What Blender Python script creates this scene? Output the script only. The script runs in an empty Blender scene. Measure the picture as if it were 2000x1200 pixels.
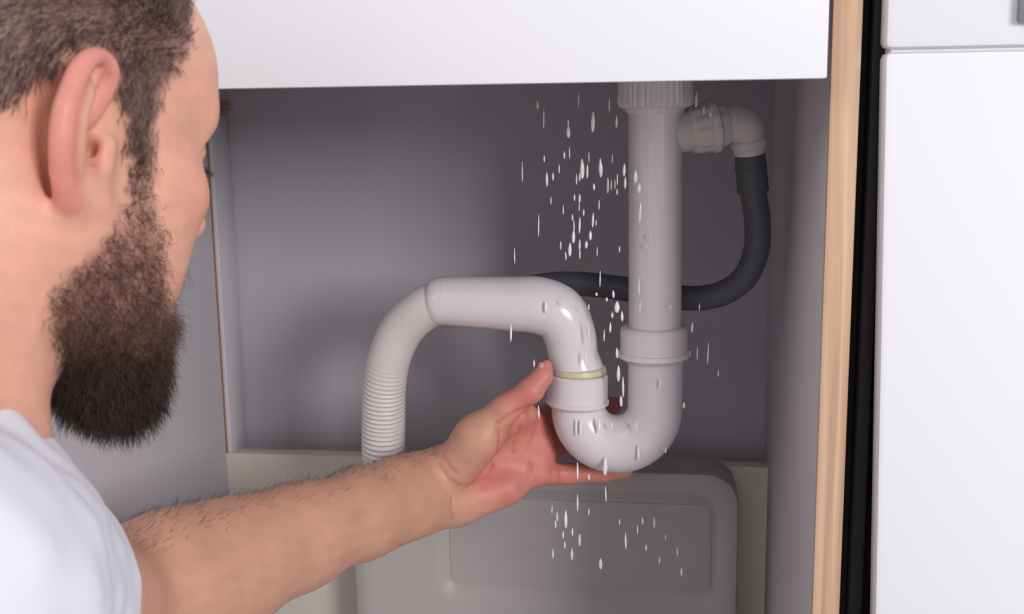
import bpy, bmesh, math, random
import numpy as np
from mathutils import Vector, Matrix

# ------------------------------------------------------------------ camera, world, light, exposure
SC = bpy.context.scene
COL = SC.collection
FPX = 2222.0
CAM = np.array([0.0, 0.0, 0.80])
YAW, PITCH, ROLL = math.radians(7.744), math.radians(10.467), math.radians(-0.912)
RM = Matrix.Rotation(YAW, 3, 'Z') @ Matrix.Rotation(math.pi/2 - PITCH, 3, 'X') @ Matrix.Rotation(ROLL, 3, 'Z')
cd = bpy.data.cameras.new('camera')
cam = bpy.data.objects.new('camera', cd)
COL.objects.link(cam)
cam.matrix_world = Matrix.Translation(CAM) @ RM.to_4x4()
cd.sensor_width = 36.0
cd.lens = 36.0 * FPX / 2000.0
cd.clip_start = 0.02
cd.dof.use_dof = True
cd.dof.focus_distance = 0.92
cd.dof.aperture_fstop = 16.0
SC.camera = cam

wd = bpy.data.worlds.new('world')
SC.world = wd
wd.use_nodes = True
wd.node_tree.nodes['Background'].inputs[0].default_value = (0.97, 0.965, 1.0, 1)
wd.node_tree.nodes['Background'].inputs[1].default_value = 0.58

def area_light(name, loc, target, size, power, color):
    l = bpy.data.lights.new(name, 'AREA')
    l.shape = 'RECTANGLE'; l.size, l.size_y = size
    l.energy = power; l.color = color
    o = bpy.data.objects.new(name, l)
    COL.objects.link(o)
    o.location = loc
    o.rotation_euler = (Vector(target) - Vector(loc)).to_track_quat('-Z', 'Y').to_euler()
    return o
area_light('window_daylight', (1.34, -1.0, 1.22), (-0.1, 0.95, 0.62), (0.6, 0.6), 33, (1.0, 0.97, 0.98))
area_light('ceiling_softbox', (-1.2, -0.7, 1.9), (-0.1, 0.6, 0.6), (1.2, 1.2), 9, (1.0, 0.98, 1.0))
SC.view_settings.view_transform = 'Standard'
SC.view_settings.look = 'None'
SC.view_settings.exposure = 0.0
SC.view_settings.gamma = 1.0
SC.view_settings.use_curve_mapping = False

# ------------------------------------------------------------------ helpers
RNG = np.random.default_rng(7)
RMn = np.array(RM)
def P(px, py, Y):
    """the point of the scene on the vertical plane y = Y seen at a pixel of the 2000x1200 photograph"""
    d = RMn @ np.array([(px - 1000) / FPX, -(py - 600) / FPX, -1.0])
    return CAM + d * (Y / d[1])
def PX(px, py, X):
    d = RMn @ np.array([(px - 1000) / FPX, -(py - 600) / FPX, -1.0])
    return CAM + d * (X / d[0])

def lin(c):
    c = np.array(c, float) / 255.0
    return tuple(np.where(c <= 0.04045, c / 12.92, ((c + 0.055) / 1.055) ** 2.4))

def mat(name, rgb, rough=0.5, spec=0.5, noise=None, bump=None, sss=0.0, trans=0.0, coat=0.0, metal=0.0):
    m = bpy.data.materials.new(name)
    m.use_nodes = True
    nt = m.node_tree; b = nt.nodes['Principled BSDF']
    c = lin(rgb)
    b.inputs['Base Color'].default_value = (*c, 1)
    b.inputs['Roughness'].default_value = rough
    b.inputs['Specular IOR Level'].default_value = spec
    b.inputs['Metallic'].default_value = metal
    b.inputs['Coat Weight'].default_value = coat
    b.inputs['Transmission Weight'].default_value = trans
    if sss:
        b.inputs['Subsurface Weight'].default_value = sss
        b.inputs['Subsurface Radius'].default_value = (1.0, 0.35, 0.2)
        b.inputs['Subsurface Scale'].default_value = 0.006
    tc = nt.nodes.new('ShaderNodeTexCoord')
    if noise:
        sc, amt = noise
        n = nt.nodes.new('ShaderNodeTexNoise'); n.inputs['Scale'].default_value = sc; n.inputs['Detail'].default_value = 4
        nt.links.new(tc.outputs['Object'], n.inputs['Vector'])
        r = nt.nodes.new('ShaderNodeMapRange')
        r.inputs['To Min'].default_value = 1 - amt; r.inputs['To Max'].default_value = 1 + amt
        nt.links.new(n.outputs['Fac'], r.inputs['Value'])
        h = nt.nodes.new('ShaderNodeHueSaturation'); h.inputs['Color'].default_value = (*c, 1)
        nt.links.new(r.outputs[0], h.inputs['Value'])
        nt.links.new(h.outputs[0], b.inputs['Base Color'])
    if bump:
        sc, st = bump
        n = nt.nodes.new('ShaderNodeTexNoise'); n.inputs['Scale'].default_value = sc; n.inputs['Detail'].default_value = 5
        nt.links.new(tc.outputs['Object'], n.inputs['Vector'])
        bp = nt.nodes.new('ShaderNodeBump'); bp.inputs['Strength'].default_value = st; bp.inputs['Distance'].default_value = 0.002
        nt.links.new(n.outputs['Fac'], bp.inputs['Height'])
        nt.links.new(bp.outputs[0], b.inputs['Normal'])
    return m

def attr_mat(name, rough, spec, sss, bump, extra_noise=0.05):
    """colour from the point attribute 'tint' (skin or hair pigment)"""
    m = mat(name, (200, 150, 130), rough, spec, bump=bump, sss=sss)
    nt = m.node_tree; b = nt.nodes['Principled BSDF']
    a = nt.nodes.new('ShaderNodeAttribute'); a.attribute_name = 'tint'
    n = nt.nodes.new('ShaderNodeTexNoise'); n.inputs['Scale'].default_value = 55; n.inputs['Detail'].default_value = 5
    tc = nt.nodes.new('ShaderNodeTexCoord'); nt.links.new(tc.outputs['Object'], n.inputs['Vector'])
    r = nt.nodes.new('ShaderNodeMapRange'); r.inputs['To Min'].default_value = 1 - extra_noise*2; r.inputs['To Max'].default_value = 1 + extra_noise*2
    nt.links.new(n.outputs['Fac'], r.inputs['Value'])
    h = nt.nodes.new('ShaderNodeHueSaturation')
    nt.links.new(a.outputs['Color'], h.inputs['Color']); nt.links.new(r.outputs[0], h.inputs['Value'])
    nt.links.new(h.outputs[0], b.inputs['Base Color'])
    return m

def link_mesh(name, verts, faces, m, parent=None, smooth=True, angle=None):
    me = bpy.data.meshes.new(name)
    me.from_pydata([tuple(map(float, v)) for v in verts], [], [tuple(map(int, f)) for f in faces])
    return finish(name, me, m, parent, smooth, angle)
def finish(name, me, m, parent=None, smooth=True, angle=None):
    me.validate()
    me.materials.append(m)
    if smooth:
        me.polygons.foreach_set('use_smooth', [True] * len(me.polygons))
        if angle is not None:
            me.set_sharp_from_angle(angle=math.radians(angle))
    o = bpy.data.objects.new(name, me)
    COL.objects.link(o)
    if parent is not None:
        o.parent = parent
        o.matrix_parent_inverse = parent.matrix_world.inverted()
    return o
def tag(o, label=None, cat=None, group=None, kind=None):
    for k, v in (('label', label), ('category', cat), ('group', group), ('kind', kind)):
        if v: o[k] = v
    return o
def empty(name, loc, label, cat, group=None):
    o = bpy.data.objects.new(name, None)
    o.empty_display_size = 0.05
    COL.objects.link(o); o.location = loc
    o.matrix_world = Matrix.Translation(Vector(loc))
    return tag(o, label, cat, group)

def bm_obj(name, bm, m, parent=None, smooth=True, angle=35):
    bmesh.ops.recalc_face_normals(bm, faces=bm.faces)
    me = bpy.data.meshes.new(name); bm.to_mesh(me); bm.free()
    return finish(name, me, m, parent, smooth, angle)
def box_bm(x0, x1, y0, y1, z0, z1, bev=0.0015, bm=None, seg=2):
    b = bmesh.new()
    r = bmesh.ops.create_cube(b, size=1.0)
    for v in b.verts:
        v.co = Vector(((x0+x1)/2 + v.co.x*(x1-x0), (y0+y1)/2 + v.co.y*(y1-y0), (z0+z1)/2 + v.co.z*(z1-z0)))
    if bev:
        bmesh.ops.bevel(b, geom=b.edges[:], offset=bev, segments=seg, profile=0.5, affect='EDGES')
    if bm is None: return b
    me = bpy.data.meshes.new('tmp'); b.to_mesh(me); b.free(); bm.from_mesh(me); bpy.data.meshes.remove(me)
    return bm
def prism_bm(front, depth, bev=0.001):
    """polygon in a vertical plane (list of points) given thickness along +y"""
    b = bmesh.new()
    vf = [b.verts.new(tuple(p)) for p in front]
    vb = [b.verts.new((p[0], p[1] + depth, p[2])) for p in front]
    n = len(front)
    b.faces.new(vf); b.faces.new(vb[::-1])
    for i in range(n): b.faces.new((vf[i], vf[(i+1) % n], vb[(i+1) % n], vb[i]))
    if bev: bmesh.ops.bevel(b, geom=b.edges[:], offset=bev, segments=2, profile=0.5, affect='EDGES')
    return b

def spline(pts, n=12):
    pts = [np.array(p, float) for p in pts]
    q = [2*pts[0]-pts[1]] + pts + [2*pts[-1]-pts[-2]]
    out = []
    for i in range(1, len(q)-2):
        p0, p1, p2, p3 = q[i-1:i+3]
        for t in np.linspace(0, 1, n, endpoint=False):
            out.append(0.5*((2*p1) + (-p0+p2)*t + (2*p0-5*p1+4*p2-p3)*t*t + (-p0+3*p1-3*p2+p3)*t**3))
    out.append(pts[-1])
    return np.array(out)
def tube(path, radii, seg=40, inner=None, closed_ends=True):
    """swept tube; returns verts, faces. radii per path point; inner = wall thickness for an open pipe"""
    path = np.array(path, float); n = len(path)
    radii = np.broadcast_to(np.array(radii, float), (n,)).copy()
    T = np.gradient(path, axis=0); T /= np.linalg.norm(T, axis=1)[:, None]
    ref = np.array([0, 1, 0.0]) if abs(T[0][1]) < 0.8 else np.array([1.0, 0, 0])
    u = np.cross(T[0], ref); u /= np.linalg.norm(u)
    V = []; F = []
    ang = np.linspace(0, 2*np.pi, seg, endpoint=False)
    for i in range(n):
        u = u - T[i]*np.dot(u, T[i]); u /= np.linalg.norm(u)
        w = np.cross(T[i], u)
        V.append(path[i] + radii[i]*(np.cos(ang)[:, None]*u + np.sin(ang)[:, None]*w))
    V = np.concatenate(V)
    for i in range(n-1):
        for j in range(seg):
            a = i*seg+j; b = i*seg+(j+1) % seg
            F.append((a, b, b+seg, a+seg))
    if closed_ends:
        F.append(tuple(range(seg))[::-1]); F.append(tuple((n-1)*seg + k for k in range(seg)))
    return V, F
def tube_obj(name, path, radii, m, parent=None, seg=40, angle=50):
    V, F = tube(path, radii, seg)
    return link_mesh(name, V, F, m, parent, True, angle)
def profile_tube(name, path_a, path_b, prof, m, parent=None, seg=48, angle=30, ribs=0, rib_d=0.0006):
    """ring turned about the axis a->b; prof = list of (t, r)"""
    a = np.array(path_a); b = np.array(path_b)
    pts = [a + (b-a)*t for t, r in prof]
    ax = (b-a)/np.linalg.norm(b-a)
    ref = np.array([0, 1, 0.0]) if abs(ax[1]) < 0.8 else np.array([1.0, 0, 0])
    u = np.cross(ax, ref); u /= np.linalg.norm(u); w = np.cross(ax, u)
    ang = np.linspace(0, 2*np.pi, seg, endpoint=False)
    V = []; F = []
    for (t, r), p in zip(prof, pts):
        rr = np.full(seg, r)
        if ribs: rr = rr + rib_d*np.sign(np.sin(ang*ribs))*(0.02 < t < 0.98)
        V.append(p + rr[:, None]*(np.cos(ang)[:, None]*u + np.sin(ang)[:, None]*w))
    V = np.concatenate(V); n = len(prof)
    for i in range(n-1):
        for j in range(seg):
            F.append((i*seg+j, i*seg+(j+1) % seg, (i+1)*seg+(j+1) % seg, (i+1)*seg+j))
    F.append(tuple(range(seg))[::-1]); F.append(tuple((n-1)*seg+k for k in range(seg)))
    return link_mesh(name, V, F, m, parent, True, angle)

# ------------------------------------------------------------------ materials
M_WHITE = mat('white_gloss_laminate', (233, 233, 238), 0.25, 0.5, noise=(3, 0.01))
M_PANEL = mat('pale_grey_laminate', (204, 200, 205), 0.6, 0.25, noise=(6, 0.03))
M_RAIL = mat('warm_white_board', (226, 219, 209), 0.5, 0.3, noise=(14, 0.04))
M_WALL = mat('mauve_grey_paint', (185, 181, 189), 0.7, 0.25, noise=(4, 0.04), bump=(160, 0.06))
M_FLOOR = mat('room_floor_tile', (170, 166, 165), 0.5, 0.4, noise=(5, 0.06))
M_PVC = mat('white_pipe_plastic', (220, 214, 217), 0.22, 0.5, noise=(20, 0.015), sss=0.0)
M_PVC2 = mat('fitting_plastic', (216, 210, 207), 0.35, 0.45, noise=(25, 0.03))
M_HOSE_W = mat('flexible_white_plastic', (216, 210, 208), 0.4, 0.4, noise=(25, 0.02))
M_RUB = mat('dark_rubber', (88, 89, 95), 0.5, 0.4, noise=(30, 0.08), bump=(300, 0.05))
M_SEAL = mat('cream_seal', (206, 196, 165), 0.4, 0.4, noise=(30, 0.04))
M_BLACK = mat('black_carcass', (26, 22, 24), 0.6, 0.3, noise=(10, 0.1))
M_TUB = mat('grey_box_plastic', (178, 172, 170), 0.4, 0.4, noise=(8, 0.02))
M_TUB2 = mat('shadow_insert_plastic', (180, 174, 172), 0.4, 0.4, noise=(8, 0.02))
M_GREY = mat('grey_handle', (150, 150, 152), 0.35, 0.5, noise=(20, 0.04), metal=0.6)
M_WATER = mat('water', (250, 250, 252), 0.03, 0.8, trans=0.12, noise=(9, 0.01))  # near-opaque white base stands in for bright glints on the drops
M_WOODRAW = mat('raw_edge', (150, 112, 88), 0.6, 0.3, noise=(60, 0.1))
M_SHIRT = mat('white_cotton', (216, 217, 226), 0.85, 0.15, noise=(30, 0.015), bump=(900, 0.12))
M_JEANS = mat('blue_denim', (62, 78, 110), 0.8, 0.2, noise=(120, 0.12), bump=(900, 0.2))
def wood_mat():
    m = mat('light_oak_edge', (205, 165, 125), 0.5, 0.35)
    nt = m.node_tree; b = nt.nodes['Principled BSDF']
    tc = nt.nodes.new('ShaderNodeTexCoord'); mp = nt.nodes.new('ShaderNodeMapping')
    mp.inputs['Scale'].default_value = (160, 60, 3.5)
    n = nt.nodes.new('ShaderNodeTexNoise'); n.inputs['Scale'].default_value = 1.0; n.inputs['Detail'].default_value = 7
    n.inputs['Distortion'].default_value = 0.6
    r = nt.nodes.new('ShaderNodeValToRGB')
    r.color_ramp.elements[0].position = 0.3; r.color_ramp.elements[0].color = (*lin((168, 132, 104)), 1)
    r.color_ramp.elements[1].position = 0.68; r.color_ramp.elements[1].color = (*lin((212, 178, 148)), 1)
    nt.links.new(tc.outputs['Object'], mp.inputs['Vector']); nt.links.new(mp.outputs[0], n.inputs['Vector'])
    nt.links.new(n.outputs['Fac'], r.inputs['Fac']); nt.links.new(r.outputs[0], b.inputs['Base Color'])
    return m
M_WOOD = wood_mat()

# ------------------------------------------------------------------ the room
YK, YW, YF = 1.08, 1.125, 0.72        # cabinet back board, wall behind it, front plane
tag(bm_obj('floor', box_bm(-2.2, 2.4, -2.0, YW+0.1, -0.05, 0.0, 0), M_FLOOR, smooth=False), kind='structure')
tag(bm_obj('wall_back', box_bm(-2.2, 2.4, YW, YW+0.1, 0.0, 2.4, 0), M_WALL, smooth=False), kind='structure')

# ------------------------------------------------------------------ sink cabinet
xr = P(1508, 600, YK)[0]              # inner face of right side panel
xl = P(427, 640, YK)[0]               # inner face of left side panel
zb = P(430, 885, YK)[2]               # top front edge of the bottom back rail
ztop = P(1000, 165, YF)[2]            # lower edge of the front panel
ZT = 1.06; ZB = 0.22
woodw = P(1664, 600, YF)[0] - P(1608, 600, YF)[0]
cabinet = empty('sink_cabinet', ((xl+xr)/2, 0.9, ZB), 'open white sink cabinet with oak front edge standing around the trap', 'cabinet')
xw0 = P(1607, 600, YF)[0]; xw1 = P(1663, 600, YF)[0]
sp = bm_obj('side_panel', box_bm(xr, xw1, YF+0.004, YW-0.002, ZB, ZT), M_PANEL, cabinet)
es = bm_obj('edge_strip', prism_bm([(xw0, YF, ZB), (xw1, YF, ZB), (xw1, YF, ZT), (xw0, YF, ZT)], 0.0045, 0.0008), M_WOOD, sp)
es['label'] = 'light oak front edge of the side panel'
spl = bm_obj('side_panel', box_bm(xl-0.018, xl, YF, YW-0.002, ZB, ZT), M_PANEL, cabinet)
bm_obj('edge_strip', box_bm(xl-0.018, xl, YF-0.0015, YF, ZB, ZT, 0.0004), M_WHITE, spl)
# left stile with a raw brown joint
xs0 = xl + 0.0005; xs1 = P(449, 820, YK)[0]
bm_obj('back_stile', box_bm(xs0, xs1, YK, YW-0.003, ZB+0.02, ZT), M_PANEL, cabinet)
bm_obj('joint_strip', box_bm(xl-0.0002, xs0+0.0008, YK-0.0012, YK+0.001, zb, ZT, 0.0003), M_WOODRAW, cabinet)
bm_obj('back_rail', box_bm(xl-0.0005, xr+0.0005, YK-0.0005, YK+0.018, ZB+0.02, zb, 0.0003), M_RAIL, cabinet)
bm_obj('bottom_board', box_bm(xl, xr, YF+0.002, YW-0.003, ZB, ZB+0.018), M_PANEL, cabinet)
# front panel
xf1 = P(1616, 130, YF-0.018)[0]
bm_obj('front_panel', box_bm(xl-0.018, xf1, YF-0.019, YF-0.001, ztop, ZT, 0.0015), M_WHITE, cabinet)
for sgn in (0, 1):
    x = (xl+0.001, xr-0.019)[sgn]
    bm_obj('foot', box_bm(x, x+0.018, YF+0.03, YF+0.06, 0, ZB, 0.001), M_PANEL, cabinet)
    bm_obj('foot', box_bm(x, x+0.018, YW-0.08, YW-0.05, 0, ZB, 0.001), M_PANEL, cabinet)
# countertop above the frame, unseen, added to keep light out of the cabinet
wt = bm_obj('worktop', box_bm(xl-0.05, 1.0, YF-0.03, YW-0.001, ZT, ZT+0.03, 0.003), M_WHITE)
tag(wt, 'unseen white worktop added over the sink cabinet to block light', 'worktop')

# ------------------------------------------------------------------ neighbour unit on the right
nb = empty('kitchen_unit', (0.62, 0.9, 0.0), 'white kitchen unit with drawer and door right of the oak edge', 'cabinet')
def quadpix(pts, Y): return [P(a, b, Y) for a, b in pts]
YN = YF - 0.018
bxl = xw1 + 0.001
bm_obj('carcass', box_bm(bxl, 0.95, YF+0.022, YW-0.005, 0.08, ZT-0.001), M_BLACK, nb)
bm_obj('side_strip', box_bm(bxl+0.006, bxl+0.014, YF+0.004, YF+0.022, 0.10, ZT-0.001, 0.001), M_BLACK, nb)
a = P(1733, -150, YN); b_ = P(1729, 96, YN); c = P(1729, 102, YN); d = P(1707, 1250, YN)
xR = 0.95
sl = (b_[0]-a[0])/(b_[2]-a[2]); 
dr = prism_bm([(b_[0], YN, b_[2]), (xR, YN, b_[2]), (xR, YN, ZT-0.003), (a[0], YN, ZT-0.003)], 0.02, 0.004)
bm_obj('drawer_front', dr, M_WHITE, nb)
zz = 0.09; xd = c[0] + (d[0]-c[0])*(zz-c[2])/(d[2]-c[2])
dd = prism_bm([(xd, YN, zz), (xR, YN, zz), (xR, YN, c[2]), (c[0], YN, c[2])], 0.02, 0.004)
bm_obj('door_front', dd, M_WHITE, nb)
bm_obj('front_rail', box_bm(b_[0]+0.004, 0.94, YN+0.006, YF+0.021, c[2]-0.02, b_[2]+0.02), M_WHITE, nb)
bm_obj('plinth', box_bm(bxl+0.02, 0.95, YF+0.05, YF+0.066, 0.0, 0.08), M_BLACK, nb)
h0 = P(1992, 30, YN-0.006); hz = P(1992, 45, YN-0.006)[2]
bm_obj('handle', box_bm(h0[0], h0[0]+0.12, YN-0.007, YN+0.002, hz, hz+0.03, 0.002), M_GREY, nb)

# ------------------------------------------------------------------ storage box standing in the cabinet bottom
YB0 = 1.028
def rrect(x0, x1, z0, z1, r, n=8):
    out = []
    for cx, cz, a0 in ((x1-r, z1-r, 0), (x0+r, z1-r, 90), (x0+r, z0+r, 180), (x1-r, z0+r, 270)):
        for k in range(n+1):
            t = math.radians(a0 + 90*k/n); out.append((cx+r*math.cos(t), cz+r*math.sin(t)))
    return out
bx0 = P(693, 1150, YB0)[0]; bx1 = P(1442, 1050, YB0)[0]; bz1 = P(1250, 924, YB0)[2]; bz0 = ZB+0.018
ix0 = P(874, 1080, YB0)[0]; ix1 = P(1392, 1080, YB0)[0]; iz1 = P(1150, 985, YB0)[2]; iz0 = P(1150, 1160, YB0)[2]  # bounds of a recess modelled in place of a soft cast shadow
sbx = empty('storage_box', ((bx0+bx1)/2, YB0+0.02, bz0), 'grey plastic box with rounded corners standing in the cabinet bottom', 'box')
def loft(rings, cap0=True, cap1=True):
    V = []; F = []; n = len(rings[0])
    for r in rings: V += list(r)
    for i in range(len(rings)-1):
        for j in range(n): F.append((i*n+j, i*n+(j+1) % n, (i+1)*n+(j+1) % n, (i+1)*n+j))
    if cap0: F.append(tuple(range(n))[::-1])
    if cap1: F.append(tuple((len(rings)-1)*n+k for k in range(n)))
    return V, F
def ring(x0, x1, z0, z1, r, y): return [(x, y, z) for x, z in rrect(x0, x1, z0, z1, r)]
R_ = 0.03
rings = [ring(bx0, bx1, bz0, bz1, R_, YK-0.001), ring(bx0, bx1, bz0, bz1, R_, YB0+0.006),
         ring(bx0+0.001, bx1-0.001, bz0, bz1-0.001, R_, YB0+0.002), ring(bx0+0.005, bx1-0.005, bz0+0.002, bz1-0.005, R_-0.003, YB0),
         ring(bx0+0.018, bx1-0.018, bz0+0.01, bz1-0.018, R_-0.01, YB0),
         ring(bx0+0.021, bx1-0.021, bz0+0.012, bz1-0.021, R_-0.012, YB0+0.0015),
         ring(ix0-0.012, ix1+0.010, iz0-0.016, iz1+0.016, 0.018, YB0+0.0015),
         ring(ix0-0.008, ix1+0.007, iz0-0.010, iz1+0.011, 0.015, YB0+0.003),
         ring(ix0-0.002, ix1+0.002, iz0-0.003, iz1+0.003, 0.011, YB0+0.0075),
         ring(ix0, ix1, iz0, iz1, 0.010, YB0+0.009)]
V, F = loft(rings)
link_mesh('box_body', V, F, M_TUB, sbx, True, 40)
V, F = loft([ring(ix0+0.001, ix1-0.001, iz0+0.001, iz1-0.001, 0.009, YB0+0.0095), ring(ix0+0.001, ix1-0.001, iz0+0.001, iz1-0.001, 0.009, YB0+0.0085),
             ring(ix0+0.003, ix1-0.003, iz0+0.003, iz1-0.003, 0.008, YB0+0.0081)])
link_mesh('shadow_insert', V, F, M_TUB2, sbx, True, 40)  # insert added as a shape standing in for the cast shadow

# ------------------------------------------------------------------ the trap
YP = 0.90
def q(px, py, Y=YP): return P(px, py, Y)
S = YP / FPX * 1.008     # metres per photo pixel at the pipe's distance
trap = empty('sink_trap', q(1280, 165), 'white plastic sink trap with flexible outlet held in the hand', 'plumbing trap')
zc_top = P(1280, 165, YP)[2]
# upright tailpiece
zup = ZT + 0.0
top = q(1280, 190); top2 = top.copy(); top2[2] = zup
tube_obj('tailpiece', [top2, q(1280, 200), q(1280, 400), q(1279, 660)], [51.5*S]*4, M_PVC, trap)
profile_tube('ribbed_nut', q(1280, 90), q(1280, 212), [(0, 60*S), (0.02, 68*S), (0.9, 70*S), (0.96, 68*S), (1.0, 60*S)], M_PVC, trap, seg=144, ribs=36, rib_d=0.0007)
profile_tube('nut_collar', q(1280, 206), q(1280, 222), [(0, 58*S), (0.5, 58*S), (1.0, 52*S)], M_PVC, trap)
profile_tube('slip_nut', q(1277, 636), q(1277, 704), [(0, 56*S), (0.03, 62*S), (0.08, 64*S), (0.12, 66*S), (0.72, 66*S), (0.74, 70*S), (0.86, 71*S), (0.9, 68*S), (1.0, 57*S)], M_PVC, trap, ribs=0)
# U bend
C0 = q(1204, 796); r0 = 76*S
ex = q(1304, 796) - q(1204, 796); ex /= np.linalg.norm(ex)
ez = q(1204, 696) - q(1204, 796); ez /= np.linalg.norm(ez)
ubend = [q(1280, 690), q(1280, 740)]
rad = [54*S, 54*S]
for t in np.linspace(0, 180, 31):
    a_ = math.radians(t)
    ubend.append(C0 + ex*r0*math.cos(a_) - ez*r0*math.sin(a_)); rad.append((54 + 4.5*math.sin(a_))*S)
ubend.append(q(1128, 770)); rad.append(56*S)
tube_obj('u_bend', ubend, rad, M_PVC, trap, seg=56)
profile_tube('slip_nut', q(1129, 728), q(1127, 792), [(0, 52*S), (0.02, 57*S), (0.08, 60*S), (0.78, 61*S), (0.82, 64*S), (0.9, 64*S), (0.95, 60*S), (1, 57*S)], M_PVC, trap)
sr = profile_tube('sealing_ring', q(1129, 714), q(1129, 729), [(0, 50*S), (0.2, 55*S), (0.8, 57*S), (1, 52*S)], M_SEAL, trap)
sr['label'] = 'cream sealing ring'
# outlet elbow
el = spline([q(1129, 730), q(1119, 690), q(1112, 652), q(1092, 615), q(1052, 597), q(1000, 594), q(940, 591), q(868, 588)], 10)
rr = np.interp(np.linspace(0, 1, len(el)), [0, 0.12, 0.3, 0.45, 0.6, 0.8, 1.0], np.array([53, 49, 52, 57, 57, 53, 49])*S)
tube_obj('outlet_elbow', el, rr, M_PVC, trap, seg=56)
profile_tube('coupling', q(872, 588), q(836, 590), [(0, 48.5*S), (0.35, 49*S), (0.7, 46*S), (0.9, 40*S), (1.0, 33*S)], M_PVC, trap)
# flexible outlet: smooth shoulder, then corrugated
fl = spline([q(868, 590, .90), q(830, 602, .903), q(788, 640, .91), q(762, 695, .915), q(751, 755, .92), q(749, 820, .925), q(749, 880, .93), q(752, 935, .945), q(756, 965, .985), q(757, 968, 1.03), q(757, 968, YK-0.001)], 34)
Lc = np.concatenate([[0], np.cumsum(np.linalg.norm(np.diff(fl, axis=0), axis=1))])
n_s = 620
s_ = np.linspace(0, Lc[-1], n_s)
flp = np.stack([np.interp(s_, Lc, fl[:, k]) for k in range(3)], 1)
pz = np.interp(s_, Lc, np.linspace(0, 1, len(fl)))
amp = np.interp(s_, [0, 0.078, 0.10, 0.145, 1], [0, 0, 0.0003, 0.0009, 0.0010])
rad = 44.5*S + amp*np.sin(s_*2*np.pi/0.0041)
tube_obj('flexible_hose', flp, rad, M_HOSE_W, trap, seg=36, angle=80)
e0 = fl[-1].copy(); profile_tube('hose_collar', e0 + np.array([0, -0.012, 0]), e0 + np.array([0, -0.0003, 0]), [(0, 50*S), (0.2, 56*S), (1, 58*S)], M_PVC2, trap)
# side branch with elbow
br = [q(1290, 262, .902), q(1345, 256, .905), q(1398, 247, .91)]
tube_obj('branch_pipe', br, [40*S, 39*S, 37*S], M_PVC2, trap)
profile_tube('branch_nut', q(1346, 256, .905), q(1416, 242, .911), [(0, 40*S), (0.06, 44*S), (0.2, 46*S), (0.55, 47*S), (0.62, 51*S), (0.72, 51*S), (0.8, 44*S), (1, 40*S)], M_PVC2, trap, seg=96, ribs=12, rib_d=0.0003)
eb = spline([q(1405, 245, .911), q(1432, 241, .913), q(1455, 250, .915), q(1461, 270, .917), q(1464, 300, .919)], 8)
tube_obj('branch_elbow', eb, np.interp(np.linspace(0, 1, len(eb)), [0, .4, .75, .76, .9, .91, 1], np.array([36, 37, 32, 35, 35, 30, 30])*S), M_PVC2, trap)
# moulded seam and lettering-free grip tabs on lower nut
for k in (-1, 1):
    p0 = q(1277 + 66*k, 692)
    bm_obj('grip_tab', box_bm(p0[0]-0.0025, p0[0]+0.0025, p0[1]-0.003, p0[1]+0.003, p0[2]-0.002, p0[2]+0.003, 0.0008), M_PVC, trap)

# ------------------------------------------------------------------ dark drain hose
bh = spline([q(1464, 286, .919), q(1467, 330, .92), q(1472, 380, .922), q(1479, 430, .925), q(1477, 490, .93), q(1452, 545, .935), q(1400, 577, .94), q(1330, 582, .945),
             q(1230, 566, .955), q(1150, 556, .965), q(1080, 555, .98), q(1010, 568, 1.0), q(960, 590, 1.04), q(940, 600, 1.09), q(938, 602, YW-0.001)], 30)
Lc = np.concatenate([[0], np.cumsum(np.linalg.norm(np.diff(bh, axis=0), axis=1))])
s_ = np.linspace(0, Lc[-1], 700)
bhp = np.stack([np.interp(s_, Lc, bh[:, k]) for k in range(3)], 1)
rad = 25.5*S*np.ones_like(s_) + 0.00028*np.sin(s_*2*np.pi/0.0031)*(s_ > 0.05)*(s_ < 0.1)
hose = empty('drain_hose', q(1464, 290, .919), 'dark grey rubber hose looping from the white elbow behind the upright pipe', 'hose')
tube_obj('hose_body', bhp, rad, M_RUB, hose, seg=32, angle=80)
k = s_ < 0.036
tube_obj('hose_sleeve', bhp[k], np.interp(s_[k], [0, .015, .0155, .0165, .017, .036], np.array([28.5, 29.5, 31, 31, 29.8, 30.5])*S), M_RUB, hose, seg=36)
profile_tube('hose_flange', bhp[-1] + np.array([0, -0.008, 0]), bhp[-1] + np.array([0, 0.0005, 0]), [(0, 30*S), (0.3, 36*S), (1, 36*S)], M_RUB, hose)

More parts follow.
